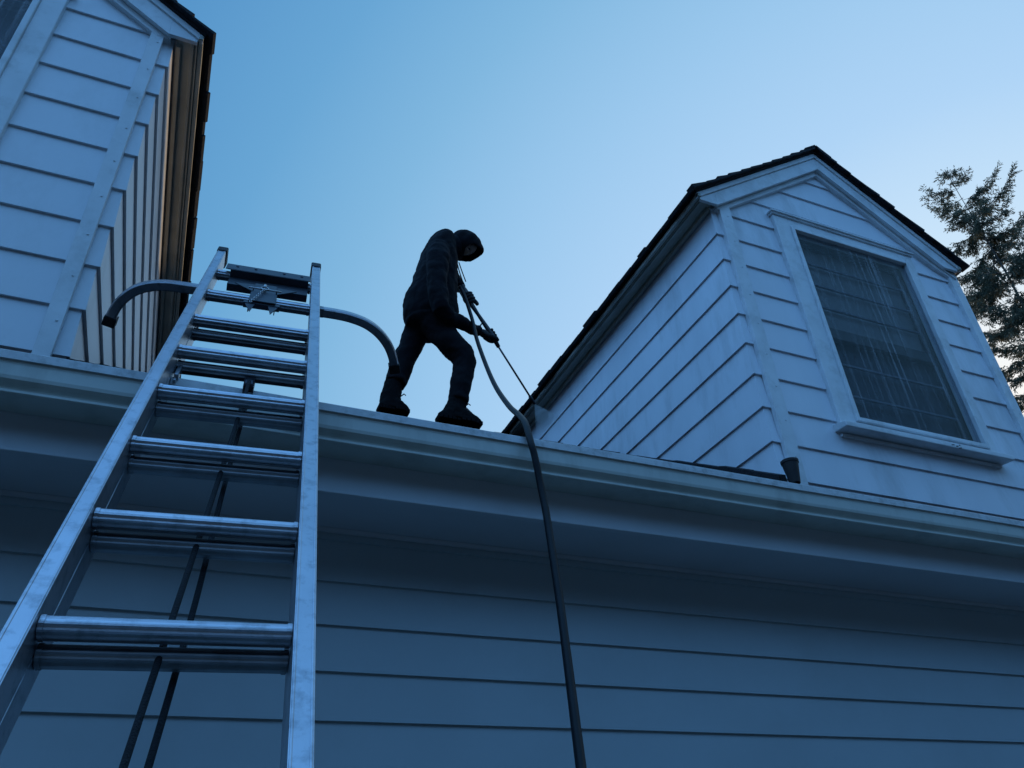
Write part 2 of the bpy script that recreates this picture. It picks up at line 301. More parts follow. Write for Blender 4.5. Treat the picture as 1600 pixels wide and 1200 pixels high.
# ---------------------------------------------------------------- dormers
YD = 2.56
def dormer(x0, x1, e, zb, smat, label, bat=(.041, .125, .066, -.012), ovs=(.15, .035), shade=True, win=(1.651, 1.558), fh=.030):
    cx = (x0+x1)/2; hw = (x1-x0)/2; SL = .722; z_e = 3.515; zr = z_e+hw*SL
    yb = lambda z: YG + (z-ZL+.002)/TP          # where the side wall meets the main roof
    d = MB()
    lo = roofz(YD)-.05
    def lim(z):
        if z is None: return [z_e]
        if z <= z_e: return (0, 2*hw)
        q = (z-z_e)/SL; return (min(q, hw-.01), max(2*hw-q, hw+.01))
    siding(d, Vector((x0, YD, 0)), Vector((1, 0, 0)), lo, zr-.02, e, zb, lim, .012, Vector((0, -1, 0)), 1, 1, (.60, win[1]+.015, 2.055, 3.495))
    for X, nx in ((x0, -1), (x1, 1)):
        siding(d, Vector((X, YD, 0)), Vector((0, 1, 0)), lo, z_e, e, zb, lambda z: [] if z is None else (0, max(.02, yb(z)-YD+.05)), .012, Vector((nx, 0, 0)), 1, 0)
    d.hexa([(x0+.002, YD+.002, lo), (x1-.002, YD+.002, lo), (x1-.002, YD+.06, lo), (x0+.002, YD+.06, lo), (x0+.002, YD+.002, z_e), (x1-.002, YD+.002, z_e), (x1-.002, YD+.06, z_e), (x0+.002, YD+.06, z_e)]) if False else None
    o = d.build('dormer', smat, house, loc=(cx, YD, roofz(YD)), label=label)
    # corner battens standing on the front face
    for xa, xb in ((x0+bat[0], x0+bat[1]), (x1-bat[2], x1-bat[3])):
        b = MB(); b.hexa([(xa, YD-.033, lo), (xb, YD-.033, lo), (xb, YD-.012, lo), (xa, YD-.012, lo), (xa, YD-.033, z_e+.03), (xb, YD-.033, z_e+.03), (xb, YD-.0, z_e+.03), (xa, YD-.0, z_e+.03)])
        for k in range(9): b.box((xa+xb)/2-.004+.01, (xa+xb)/2+.014, YD-.036, YD-.033, 1.75+k*.208, 1.758+k*.208)
        bevel(b.build('corner_board', M_TRIM, o), .004)
    # roof
    zw = z_e + .078                       # roof plane underside height over wall line
    yf = YD-.085
    th = .010
    for sg in (-1, 1):
        ov = ovs[0] if sg < 0 else ovs[1]
        c = 1/sqrt(1+SL*SL); Vv = Vector((-sg*c, 0, SL*c)); Nn = Vector((sg*SL*c, 0, c)); ex = cx+sg*(hw+ov); ez = zw-ov*SL+.012
        Ls = (hw+ov)/c; ye = YR-.4
        r = MB()
        U = Vector((0, 1, 0)); O = Vector((ex, yf, ez))
        r.hexa([O, O+U*(ye-yf), O+U*(ye-yf)+Vv*Ls, O+Vv*Ls, O+Nn*th, O+U*(ye-yf)+Nn*th, O+U*(ye-yf)+Vv*Ls+Nn*th, O+Vv*Ls+Nn*th])
        shingle_slope(r, O-Vv*.03-U*.022+Nn*(th+.001), U, Vv, ye-yf+.02, Ls+.03, Nn, course=.13, tab=.19, th=.010, jit=.010, lims=lambda a, v: True)
        r.build('roof_slope', M_SHIN, o)
        # eave fascia and soffit down the side
        f = MB(); yend = yb(ez-.1)+.1
        f.box(*sorted((ex-sg*.006, ex-sg*.026)), yf+.004, yend, ez-.034, ez-.006)
        f.box(*sorted((ex-sg*.034, ex-sg*.029)), yf+.03, yend, ez-.040, ez-.026)
        if ov > .08: f.box(*sorted((ex-sg*.027, cx+sg*(hw+.016))), yf+.03, yend, ez-.024, ez-.014)
        if ov > .08: f.box(*sorted((ex-sg*.044, ex-sg*.062)), yf+.03, yend, ez-.034, ez-.0245)
        f.box(*sorted((cx+sg*(hw+min(.036, ov-.03)), cx+sg*(hw+(.014 if ov > .08 else -.01)))), YD-.012, yend, ez-.050, ez-.0245)
        bevel(f.build('eave_board', M_EAVE, o), .003)
        # rake board on the gable and the thinner frieze board beneath it
        rk = MB(); A = Vector((0, 1, 0))
        def strip(y0, y1, d0, d1, s0, s1, sg=sg):
            # between perpendicular depths d0,d1 below the roof plane; ends plumb at ridge
            def P(y, dep, xx): return Vector((cx+sg*xx, y, ez+(hw+ov-xx)*SL - dep/c))
            zc = ez-.040; xk = s1
            if P(y0, d1, s1).z < zc: xk = max(s0+.01, s1-(zc-P(y0, d1, s1).z)/SL)
            rk.hexa([P(y0, d0, s0), P(y1, d0, s0), P(y1, d1, s0), P(y0, d1, s0), P(y0, d0, xk), P(y1, d0, xk), P(y1, d1, xk), P(y0, d1, xk)])
            if xk < s1:
                def Q(y, xx): v = P(y, d0, xx); v.z = min(v.z-.002, zc); return v
                rk.hexa([P(y0, d0, xk), P(y1, d0, xk), Q(y1, xk), Q(y0, xk), P(y0, d0, s1), P(y1, d0, s1), Q(y1, s1), Q(y0, s1)])
        strip(yf+.012, yf+.030, .002, .035, 0, hw+ov-.006)
        strip(yf+.022, yf+.042, .035, .125, 0, hw+ov-.03)
        strip(yf+.042, YD-.001, .108, .120, 0, hw-.01)
        strip(YD-.034, YD-.002, .120, .155, 0, hw-.02)
        bevel(rk.build('rake_board', M_TRIM, o), .003)
    rg = MB()                            # ridge caps
    zt = zw+.012+hw*SL
    c = 1/sqrt(1+SL*SL); y = yf-.03
    k = 0
    while y < YR-1.2:
        for sg in (-1, 1):
            Vv = Vector((sg*c, 0, -SL*c)); Nn = Vector((sg*SL*c, 0, c)); O = Vector((cx, y, zt+.034)); wd = .14+R.uniform(-.01, .01); lift = .012
            rg.hexa([O, O+Vv*wd, O+Vv*wd+Vector((0, .3, -lift)), O+Vector((0, .3, -lift)), O+Nn*.012, O+Vv*wd+Nn*.012, O+Vv*wd+Vector((0, .3, -lift))+Nn*.012, O+Vector((0, .3, -lift))+Nn*.012])
        y += .2
    rg.build('ridge_cap', M_SHIN, o)
    # window (storm window in a wide flat casing)
    wx1 = x0+win[0]; wx0, gx0, gx1 = x0+.472, x0+.615, x0+win[1]
    wz0, wz1, gz0, gz1 = 2.02, 3.585, 2.075, 3.475
    f = MB(); yc = YD-.034
    f.box(wx0, gx0-.026, yc, YD, wz0, wz1); f.box(gx1+.026, wx1, yc, YD, wz0, wz1); f.box(gx0-.026, gx1+.026, yc, YD, gz1+.026, wz1)
    f.box(gx0-.026, gx1+.026, yc, YD, wz0, gz0-.026)
    # head cap moulding
    f.box(wx0-.02, wx1+.02, yc-.022, YD, wz1, wz1+.014); f.box(wx0-.012, wx1+.012, yc-.012, YD, wz1-.014, wz1)
    # inner bead
    for a, b, c0, d0 in ((gx0-.026, gx0, gz0-.026, gz1+.026), (gx1, gx1+.026, gz0-.026, gz1+.026)): f.box(a, b, yc-.012, YD+.02, c0, d0)
    f.box(gx0, gx1, yc-.012, YD+.02, gz1, gz1+.026); f.box(gx0, gx1, yc-.012, YD+.02, gz0-.026, gz0)
    bevel(f.build('window_frame', M_TRIM, o), .004)
    sm = MB(); sm.hexa([(wx0-.03, YD-.09, 1.966), (wx1+.03, YD-.09, 1.966), (wx1+.03, YD, 1.972), (wx0-.03, YD, 1.972), (wx0-.03, YD-.09, 1.998), (wx1+.03, YD-.09, 1.998), (wx1+.03, YD, 2.018), (wx0-.03, YD, 2.018)])
    sm.box(wx0, wx1, YD-.022, YD, 1.945, 1.965)
    sill = bevel(sm.build('window_sill', M_TRIM, o), .005)
    ch = MB(); xs = x0+1.20
    for dx, dz, w_, h_ in ((0, .0, .022, .004), (.03, -.004, .016, .005), (.052, .006, .010, .004), (.05, -.012, .022, .005)): ch.obox(Vector((xs+dx, YD-.0905, 1.982+dz)), Vector((1, 0, .2)).normalized(), Vector((0, 1, 0)), Vector((-.2, 0, 1)).normalized(), w_/2, .001, h_/2)
    ch.build('paint_chip', M_ROOM, sill)
    p = MB(); p.box(gx0, gx1, YD-.022, YD-.019, gz0, gz1); p.build('window_pane', M_GLASS, o)
    q = MB(); ys = YD+.028; zm = 2.755; a = .035
    q.box(gx0, gx0+a, ys, ys+.03, gz0, gz1); q.box(gx1-a, gx1, ys, ys+.03, gz0, gz1); q.box(gx0+a, gx1-a, ys, ys+.03, gz1-.03, gz1); q.box(gx0+a, gx1-a, ys, ys+.03, gz0, gz0+.05)
    q.box(gx0+a, gx1-a, ys-.004, ys+.03, zm-.075, zm+.004)
    bevel(q.build('window_sash', M_SASH, o), .003)
    q = MB()
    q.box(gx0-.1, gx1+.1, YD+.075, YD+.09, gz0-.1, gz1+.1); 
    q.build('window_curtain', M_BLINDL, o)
    q = MB(); z = zm+.03                        # cloth shade with horizontal folds behind the upper sash
    while z < gz1 and shade:
        z2 = min(z+.175, gz1+.02); q.hexa([(gx0-.02, YD+.070, z), (gx1+.02, YD+.070, z), (gx1+.02, YD+.073, z), (gx0-.02, YD+.073, z), (gx0-.02, YD+.060, z2), (gx1+.02, YD+.060, z2), (gx1+.02, YD+.063, z2), (gx0-.02, YD+.063, z2)]); z += .175
    if shade: q.build('window_shade', M_BLIND, o)
    q = MB()                                    # muntins of the lower sash
    for z in ((2.28, 2.50, 2.93, 3.11, 3.29) if shade else (2.4,)): q.box(gx0+a, gx1-a, ys+.006, ys+.02, z-.006, z+.006)
    q.build('window_muntin', M_MUNT, o)
    # step flashing / shingle edge where the wall stands on the roof
    for X, sg in ((x0, -1), (x1, 1)):
        fl = MB(); y = YD-.04; prev = None; pts = []
        while y < 6.0:
            h = .004+fh*max(0, min(1, (3.7-y)/1.0)); hh = h+R.uniform(-.003, .003); y2 = y+.2
            pts.append((y, roofz(y)+hh)); pts.append((y2-.002, roofz(y2)+hh-.004)); y = y2
        i0 = 0
        for (ya, za) in pts: fl.v += [(X+sg*.012, ya, roofz(ya)-.06), (X+sg*.055, ya, roofz(ya)-.06), (X+sg*.055, ya, za-.008), (X+sg*.012, ya, za)]
        for k in range(len(pts)-1):
            for j in range(4): j2 = (j+1) % 4; fl.f.append((k*4+j, k*4+j2, k*4+4+j2, k*4+4+j))
        fl.f.append((3, 2, 1, 0)); e_ = (len(pts)-1)*4; fl.f.append((e_, e_+1, e_+2, e_+3))
        fl.build('step_flashing', M_SHIN, o)
    return o
dormer(2.542, 4.585, .2032, 1.8358, M_SIDED, 'gabled dormer with grimy side siding and a streaked window, right of the man')
dormer(-2.62, -.532, .2077, 1.8358, M_SIDE, 'gabled dormer with clean siding, left of the ladder top', (.036, .093, .097, .040), (.137, .137), False, (1.627, 1.510), .004)
# ---------------------------------------------------------------- small pot at the dormer foot
pm = MB(); pc = Vector((2.508, 2.452, 0)); zb_, zt_ = 1.552, 1.668; ring = []
prof_ = [(.001, zb_), (.024, zb_), (.038, zt_-.014), (.041, zt_-.013), (.042, zt_), (.037, zt_), (.022, zb_+.006), (.001, zb_+.006)]
for k in range(24):
    a = 2*pi*k/24; ring.append((Vector((pc.x, pc.y, 0)), Vector((cos(a), sin(a), 0)), Vector((0, 0, 1))))
i0 = 0
for o_, A, B in ring:
    for a, b in prof_: pm.v.append(tuple(o_+A*a+B*b))
npf = len(prof_)
for k in range(24):
    for j in range(npf-1):
        a = k*npf+j; b = ((k+1) % 24)*npf+j; pm.f.append((a, a+1, b+1, b))
tag(pm.build('plastic_pot', M_POT, loc=(pc.x, pc.y, zb_)), 'small dark tapered pot on the roof edge at the foot of the right dormer corner', 'pot')
# ---------------------------------------------------------------- ladder
P0 = Vector((.0641, 2.5234, 2.1221)); lu = Vector((.99608, -.08845, 0)); ld = Vector((.03582, .57048, .82053))
ld = ld.normalized(); lu = (lu-ld*lu.dot(ld)).normalized(); lb = -(lu.cross(ld))           # lb points behind the ladder
if lb.y < 0: lb = -lb
HW = .1805
foot = P0 - ld*((P0.z-GZ)/ld.z)
lad = thing('extension_ladder', tuple(foot), 'worn aluminium extension ladder with curved standoff arms leaning on the gutter', 'ladder')
def LP(a, b, c): return P0 + lu*a + ld*b + lb*c    # across, along, behind
def rail(side, b0, b1, c0, c1, name='rail'):
    t = .0035; fl = .034; x = side*HW
    # C channel: web inside, flanges outwards
    pr = [(0, c0), (fl, c0), (fl, c0+t*1.4), (t, c0+t), (t, c1-t), (fl, c1-t*1.4), (fl, c1), (0, c1)]
    m = MB(); nseg = 2
    path = [(LP(x, b, 0), lu*side, lb) for b in (b0, b1)]
    m.sweep(pr, path)
    for q in (.004, fl-.004):              # raised beads along the front flange
        m.sweep([(q-.002, c0-.0015), (q+.002, c0-.0015), (q+.002, c0+.001), (q-.002, c0+.001)], path)
    o = m.build(name, M_ALU, lad); bevel(o, .0012, 2); return o
bot = -(P0-foot).length
rails = [rail(-1, bot+.35, .325, -.032, .030), rail(1, bot+.35, .315, -.032, .030)]
brails = [rail(-1, bot, -.61+.10, .034, .088), rail(1, bot, -.61+.10, .034, .088)]
for sd, b in ((-1, .325), (1, .315)):       # plastic end caps on the fly rails
    m = MB(); m.obox(LP(sd*(HW+.016), b-.02, .0), lu, ld, lb, .021, .032, .037)
    m.obox(LP(sd*(HW+.016), b-.055, .014), lu, ld, lb, .019, .012, .026)
    bevel(m.build('rail_cap', M_RUB, lad), .005)
for sd in (-1, 1):
    m = MB(); m.obox(LP(sd*(HW+.016), -.51, .061), lu, ld, lb, .02, .018, .031); bevel(m.build('rail_cap', M_ALUD, lad), .004)
def rung(b, c, m_):
    r = MB(); K = 40; pr = []
    for j in range(K):
        a = 2*pi*j/K; x, y = cos(a), sin(a)
        rr = .0182+.0006*(1 if j % 4 < 2 else -1)
        px_, py_ = x*rr, y*rr
        if y > .5: py_ = min(py_, .0138)          # flat tread face (up)
        pr.append((px_*1.2, py_*1.0))
    # A = toward front, B = up (vertical)
    vz = Vector((0, 0, 1)); vf = (Vector((0, -1, 0))-lu*Vector((0, -1, 0)).dot(lu)).normalized()
    r.sweep(pr, [(LP(x, b, c), vf, vz) for x in (-HW+.001, HW-.001)])
    for sd in (-1, 1):                     # swaged collars at the rails
        r.sweep([(a*1.08, q*1.08) for a, q in pr], [(LP(sd*(HW-.009), b, c), vf, vz), (LP(sd*(HW-.002), b, c), vf, vz)])
    return r.build('rung', m_, lad, smooth=False)
k = 0
while -.305*k > bot+.4: rung(-.305*k, 0, M_ALU); k += 1
k = 2
while -.305*k-.01 > bot+.15: rung(-.305*k-.008, .045, M_ALUD); k += 1
# rung locks on the left and right (only the upper bracket shows)
m = MB(); m.obox(LP(-(HW-.012), -.305*3-.055, .04), lu, ld, lb, .006, .045, .010); m.obox(LP(-(HW-.010), -.305*3-.10, .045), lu, ld, lb, .004, .02, .006); bevel(m.build('rung_lock', M_ALU, lad), .002)
# pulley and rope
pl_ = MB(); pl_.obox(LP(.025, -.93, .045), lu, ld, lb, .013, .038, .004); pl_.obox(LP(.012, -.97, .055), lu, ld, lb, .0015, .05, .016); pl_.obox(LP(.038, -.97, .055), lu, ld, lb, .0015, .05, .016)
pl_.tube([LP(.014, -.985, .056), LP(.036, -.985, .056)], .022, 18)
pl_.tube([LP(.010, -.985, .056), LP(.040, -.985, .056)], .005, 8)
bevel(pl_.build('pulley', M_STEEL, lad), .001)
rp = MB()
pts = [LP(.025+.002*sin(b*3)-.042*min(1.5, (-.99-b)/1.37), b, .036+(.0 if b > -1.2 else .004*sin(b*4))) for b in [-.99-.12*i for i in range(27)]]
rp.tube(catmull(pts, 4), .0055, 8)
pts = [LP(.026-.040*min(1.5, (-.99-b)/1.37)+.018*min(1, (-.99-b)/.9)+.002*sin(b*5), b, .079+.004*sin(b*3)) for b in [-.99-.12*i for i in range(27)]]
rp.tube(catmull(pts, 4), .0055, 8)
rp.build('rope', M_ROPE, lad, smooth=True)
# stabiliser (standoff)
BK = -.150
st = MB(); st.obox(LP(0.0, BK, .045), lu, ld, lb, .24, .019, .019)
stab = bevel(st.build('stabiliser', M_ALUD, lad, loc=tuple(LP(0, BK, .045))), .004)
for sd, arr in ((-1, [(.20, .030), (.27, .030), (.34, .032), (.40, .045), (.45, .072), (.492, .118), (.515, .165), (.528, .212)]), (1, [(.20, .045), (.28, .045), (.345, .050), (.41, .066), (.465, .097), (.51, .142), (.54, .195), (.557, .25)])):
    m = MB(); P = catmull([LP(sd*a, BK, c) for a, c in arr], 5)
    fr = []
    for i, p in enumerate(P):
        t = (P[min(i+1, len(P)-1)]-P[max(i-1, 0)]).normalized(); A = t.cross(ld).normalized(); fr.append((p, A, ld))
    h = .0185; cc = .005
    m.sweep([(-h, -h+cc), (-h+cc, -h), (h-cc, -h), (h, -h+cc), (h, h-cc), (h-cc, h), (-h+cc, h), (-h, h-cc)], fr)
    m.build('standoff_arm', M_ALU, stab)
    e = P[-1]; t = (P[-1]-P[-2]).normalized(); A = t.cross(ld).normalized(); m = MB()
    m.obox(e-t*.012, A, ld, t, .0225, .0225, .02); bevel(m.build('rubber_tip', M_RUB, stab), .004)
# bracket plates across the top rungs
m = MB()
m.obox(LP(.012, .022, -.035), lu, ld, lb, .163, .040, .0018); m.obox(LP(.012, .063, -.024), lu, ld, lb, .163, .0016, .012)
m.obox(LP(.018, -.022, -.018), lu, ld, lb, .150, .0016, .018)
m.obox(LP(.018, -.075, -.004), lu, ld, lb, .150, .050, .0018); m.obox(LP(.018, -.124, .010), lu, ld, lb, .150, .0016, .014)
for a in (-.11, -.04, .07, .14):
    m.tube([LP(a, .03, -.040), LP(a, .03, -.033)], .006, 6)
bevel(m.build('mounting_plate', M_STEEL, stab), .0012)
m = MB()
m.obox(LP(.012, -.325, -.028), lu, ld, lb, .044, .058, .0016)
m.obox(LP(-.033, -.325, -.006), lu, ld, lb, .0016, .058, .022); m.obox(LP(.057, -.325, -.006), lu, ld, lb, .0016, .058, .022)
for sd in (-1, 1):                                     # gusset points
    a = [LP(.012+sd*.062, -.375, -.02), LP(.012+sd*.020, -.375, -.02), LP(.012+sd*.034, -.480, -.018)]
    m.hexa([a[0], a[1], a[2], a[2]+lu*sd*.001, a[0]+lb*.003, a[1]+lb*.003, a[2]+lb*.003, a[2]+lu*sd*.001+lb*.003])
    a = [LP(.012+sd*.044, -.23, -.02), LP(.012+sd*.115, -.14, -.018), LP(.012+sd*.044, -.13, -.018)]
    m.hexa([a[0], a[1], a[2], a[2]+lu*sd*.001, a[0]+lb*.003, a[1]+lb*.003, a[2]+lb*.003, a[2]+lu*sd*.001+lb*.003])
m.obox(LP(.012, -.382, -.012), lu, ld, lb, .062, .012, .010); m.obox(LP(.012, -.19, -.022), lu, ld, lb, .040, .060, .0016)
bevel(m.build('locking_bracket', M_STEEL, stab), .001)
m = MB(); m.tube([LP(-.045, -.240, -.036), LP(.072, -.244, -.036)], .0035, 8)
m.tube([LP(.012+.014*cos(q), -.242+.016*sin(q), -.040) for q in [i*pi/8 for i in range(17)]], .0022, 6)
m.tube([LP(.01, -.19, -.036), LP(.01, -.23, -.040)], .007, 8)
m.build('locking_pin', M_ZINC, stab, smooth=True)
m = MB(); p = LP(.012, -.258, -.042)
for i in range(14):                                    # chain
    q = p + (-ld*.0125 + -lu*.0028)*i - Vector((0, 0, .0006))*i
    A, B = (ld, lu if i % 2 else lb); m.tube([q+A*.0085*cos(w_)+B*.0042*sin(w_) for w_ in [j*pi/5 for j in range(11)]], .0013, 5)
m.build('chain', M_ZINC, stab, smooth=True)
# ---------------------------------------------------------------- person
YP = 3.5
def pp(x, y, dy=0): 
    v = at(x, y, YP+dy); return v
def skin_obj(name, joints, edges, m, parent=None, sub=2, root=0, base=None, disp=None):
    me = bpy.data.meshes.new(name); b = base or Vector((0, 0, 0))
    me.from_pydata([tuple(Vector(j[0])-b) for j in joints], edges, []); me.update()
    o = bpy.data.objects.new(name, me); COL.objects.link(o)
    md = o.modifiers.new('skin', 'SKIN'); md.use_smooth_shade = True; md.use_x_symmetry = False; md.branch_smoothing = .6
    for i, j in enumerate(joints):
        sv = me.skin_vertices[0].data[i]; r = j[1]; sv.radius = r if isinstance(r, tuple) else (r, r); sv.use_root = (i == root)
    s2 = o.modifiers.new('sub', 'SUBSURF'); s2.levels = s2.render_levels = sub
    if disp:
        tx = bpy.data.textures.new(name+'_folds', 'CLOUDS'); tx.noise_scale = disp[1]; d = o.modifiers.new('folds', 'DISPLACE'); d.texture = tx; d.strength = disp[0]; d.mid_level = .5; d.texture_coords = 'LOCAL'
    me.materials.append(m)
    if parent is not None: o.parent = parent; o.location = b-base_of(parent)
    else: o.location = b
    return o
feet = Vector((1.07, YP, roofz(YP)))
# joints in pixels of the photograph on planes y = 3.5 + dy
def hand(J, E, wrist_i, wrist, direction, curlv, side, s=1.0):
    """palm plus five fingers closing round a bar lying along `direction`; curlv points round the bar"""
    d = direction.normalized(); c = curlv.normalized(); n_ = d.cross(c).normalized()
    pi_ = len(J); palm = wrist + d*.035*s; J.append((palm, (.018, .026))); E.append((wrist_i, pi_))
    k2 = len(J); J.append((wrist + d*.075*s, (.014, .034))); E.append((pi_, k2))
    return k2
bd = Vector((0, 0, 0))
J = []; E = []
def add(p, r, par=None):
    global J, E
    J.append((p, r)); 
    if par is not None: E.append((par, len(J)-1))
    return len(J)-1
pel = add(pp(668, 498), .045)
abd = add(pp(671, 470), .06, pel); che = add(pp(682, 425), .07, abd); uch = add(pp(692, 396), .055, che)
nk = add(pp(705, 385), .045, uch); nk2 = add(pp(716, 386, -.005), .048, nk)
hipL = add(pp(652, 518, .08), .040, pel); hipR = add(pp(674, 515, -.08), .040, pel)
kneeL = add(pp(632, 568, .11), .034, hipL); ankL = add(pp(611, 622, .10), .028, kneeL); toeL = add(pp(628, 640, .10), .032, ankL)
kneeR = add(pp(726, 560, -.12), .034, hipR); ankR = add(pp(714, 632, -.11), .028, kneeR); toeR = add(pp(738, 657, -.12), .032, ankR)
# arms: left arm (far) bends close to the chest, right arm (near) reaches down the lance
shF = add(pp(694, 398, .17), .052, uch); elF = add(pp(700, 440, .25), .042, shF); wrF = add(pp(722, 452, .10), .030, elF)
shN = add(pp(686, 398, -.17), .052, uch); elN = add(pp(688, 487, -.20), .042, shN); wrN = add(pp(748, 517, -.06), .029, elN)
person = skin_obj('person', J, E, M_SKIN, None, 2, 0, feet)
tag(person, 'person in black hooded top and dark trousers bending over a spray lance on the roof', 'person')
# lance axis
gA = pp(722, 446, -.02); gB = pp(738, 478, -.02); gC = pp(769, 524, -.03); gD = pp(779, 542, -.03); tipP = pp(829, 621, .12)
# head with a face (skin) built as one sculpted sphere
def head_mesh():
    hb = bmesh.new(); bmesh.ops.create_icosphere(hb, subdivisions=5, radius=1)
    for v in hb.verts:
        x, y, z = v.co                       # local: +x forward (face), z up, y side
        X = x*.082; Y = y*.064; Z = z*.100
        if x > 0:
            X *= 1-.12*max(0, -z)
            Y *= 1-.28*max(0, -z-.1)
            g_ = math.exp(-((y/.16)**2+((z+.18)/.20)**2)); X += g_*(.024+.012*(-(z+.18)/.20 if z < 0 else 0)) if x > .5 else 0          # nose
            g_ = math.exp(-(((abs(y)-.36)/.17)**2+((z-.06)/.10)**2)); X -= g_*.012                                                    # eye sockets
            g_ = math.exp(-((y/.5)**2+((z-.20)/.08)**2)); X += g_*.005                                                               # brow
            g_ = math.exp(-((y/.26)**2+((z+.52)/.045)**2)); X += g_*.007                                                             # lips
            g_ = math.exp(-((y/.26)**2+((z+.60)/.018)**2)); X -= g_*.004
            g_ = math.exp(-((y/.3)**2+((z+.86)/.14)**2)); X += g_*.016                                                               # chin
        g_ = math.exp(-(((abs(y)-1)/.12)**2+((z+.02)/.2)**2+((x+.05)/.14)**2)); Y += math.copysign(g_*.014, y) if abs(y) > .5 else 0  # ears
        v.co = (X, Y, Z)
    return hb
hb = head_mesh()
hc = pp(726, 384, -.005)
fdir = (pp(738, 412, -.0)-hc); fdir = Vector((fdir.x, -.02, fdir.z)).normalized()
side = Vector((0, 1, 0)); side = (side-fdir*side.dot(fdir)).normalized(); upv = fdir.cross(side).normalized()
if upv.x < 0: upv = -upv
MH = Matrix((( fdir.x, side.x, upv.x), (fdir.y, side.y, upv.y), (fdir.z, side.z, upv.z)))
for v in hb.verts: v.co = MH @ (v.co*.93 - Vector((.006, 0, .004))) + hc - feet
hme = bpy.data.meshes.new('head'); hb.to_mesh(hme); hb.free(); hme.materials.append(M_SKIN)
for p in hme.polygons: p.use_smooth = True
ho = bpy.data.objects.new('head', hme); COL.objects.link(ho); ho.parent = person
# eyes
for sd in (-1, 1):
    e = bmesh.new(); bmesh.ops.create_uvsphere(e, u_segments=12, v_segments=8, radius=.007)
    c_ = MH @ Vector((.058, sd*.024, .002)) + hc
    for v in e.verts: v.co += c_-feet
    em = bpy.data.meshes.new('eye'); e.to_mesh(em); e.free(); em.materials.append(M_GUN); eo = bpy.data.objects.new('eye', em); COL.objects.link(eo); eo.parent = ho
# hood: shell round the head, open at the face, peaked forward
hd = bmesh.new(); bmesh.ops.create_icosphere(hd, subdivisions=4, radius=1)
kill = []
for v in hd.verts:
    x, y, z = v.co
    if x > .74 and abs(y) < .8: kill.append(v); continue
    X, Y, Z = x*.106, y*.098, z*.104
    if z > .2 and x > 0: Z += .034*(z-.2)*(1-abs(y))*x*2.2; X += .006*x
    q = Vector((X, Y, Z)); q += q.normalized()*.004*sin(9*x+5*z)*sin(7*y+2)
    v.co = q
bmesh.ops.delete(hd, geom=kill, context='VERTS')
for v in hd.verts: v.co = MH @ v.co + hc - feet
hm = bpy.data.meshes.new('hood'); hd.to_mesh(hm); hd.free(); hm.materials.append(M_CLOTH)
for p in hm.polygons: p.use_smooth = True
hoo = bpy.data.objects.new('hood', hm); COL.objects.link(hoo); hoo.parent = person
sm_ = hoo.modifiers.new('thick', 'SOLIDIFY'); sm_.thickness = .007; sm_.offset = 0
PXM = 255.0
def loft(mb, secs, K=20):
    """secs: (point, half width in photo pixels, half depth in metres); rings square to the path"""
    P = [Vector(q[0]) for q in secs]; i0 = len(mb.v)
    for k, (p, hw_, hd_) in enumerate(secs):
        p = Vector(p); t = (P[min(k+1, len(P)-1)]-P[max(k-1, 0)]).normalized()
        A = Vector((0, 1, 0)); A = (A-t*A.dot(t)).normalized(); B = t.cross(A); r1 = hw_/PXM
        for j in range(K):
            q = 2*pi*j/K; mb.v.append(tuple(p+A*cos(q)*hd_+B*sin(q)*r1))
    for k in range(len(P)-1):
        for j in range(K):
            j2 = (j+1) % K; a_ = i0+k*K; mb.f.append((a_+j, a_+j2, a_+K+j2, a_+K+j))
    mb.f.append(tuple(i0+j for j in reversed(range(K)))); e = i0+(len(P)-1)*K; mb.f.append(tuple(e+j for j in range(K)))
def cloth(mb, name, m, voxel, disp, nscale, parent=None, smooth=2):
    o = mb.build(name, m, parent or person, smooth=True)
    r = o.modifiers.new('remesh', 'REMESH'); r.mode = 'VOXEL'; r.voxel_size = voxel; r.use_smooth_shade = True
    if smooth: c_ = o.modifiers.new('smooth', 'SMOOTH'); c_.iterations = smooth; c_.factor = .5
    tx = bpy.data.textures.new(name+'_folds', 'CLOUDS'); tx.noise_scale = nscale; tx.noise_depth = 3
    d = o.modifiers.new('folds', 'DISPLACE'); d.texture = tx; d.strength = disp; d.mid_level = .5; d.texture_coords = 'LOCAL'
    return o
m = MB()                                  # hooded top: trunk, neck drape and sleeves
loft(m, [(pp(671, 514), 36, .13), (pp(672, 503), 41, .16), (pp(673, 492), 43, .165), (pp(673, 477), 43, .165), (pp(678, 453), 37, .165), (pp(682, 429), 33, .175), (pp(685, 405), 29, .18), (pp(688, 390), 25, .17), (pp(690, 380), 20, .14), (pp(691, 373), 12, .09), (pp(692, 370), 4, .03)])
loft(m, [(pp(686, 392), 20, .11), (pp(700, 387), 21, .10), (pp(713, 387), 21, .085), (pp(722, 389), 18, .07)])
loft(m, [(pp(688, 392, .12), 18, .07), (pp(694, 404, .18), 17, .07), (pp(701, 422, .22), 15, .06), (pp(707, 438, .20), 14, .055), (pp(716, 446, .15), 10, .045), (pp(722, 450, .11), 8, .035)])
loft(m, [(pp(686, 390, -.12), 18, .07), (pp(684, 404, -.18), 18, .07), (pp(683, 430, -.20), 16, .062), (pp(684, 462, -.21), 15, .060), (pp(689, 484, -.21), 14, .058), (pp(700, 496, -.19), 12.5, .052), (pp(715, 502, -.15), 10.5, .045), (pp(733, 511, -.10), 8.5, .038), (pp(746, 517, -.07), 7, .030)])
m.tube([pp(745, 516.5, -.075), pp(748, 517.8, -.066)], .036, 14)
cloth(m, 'hooded_top', M_CLOTH, .009, .022, .07)
m = MB()                                  # trousers
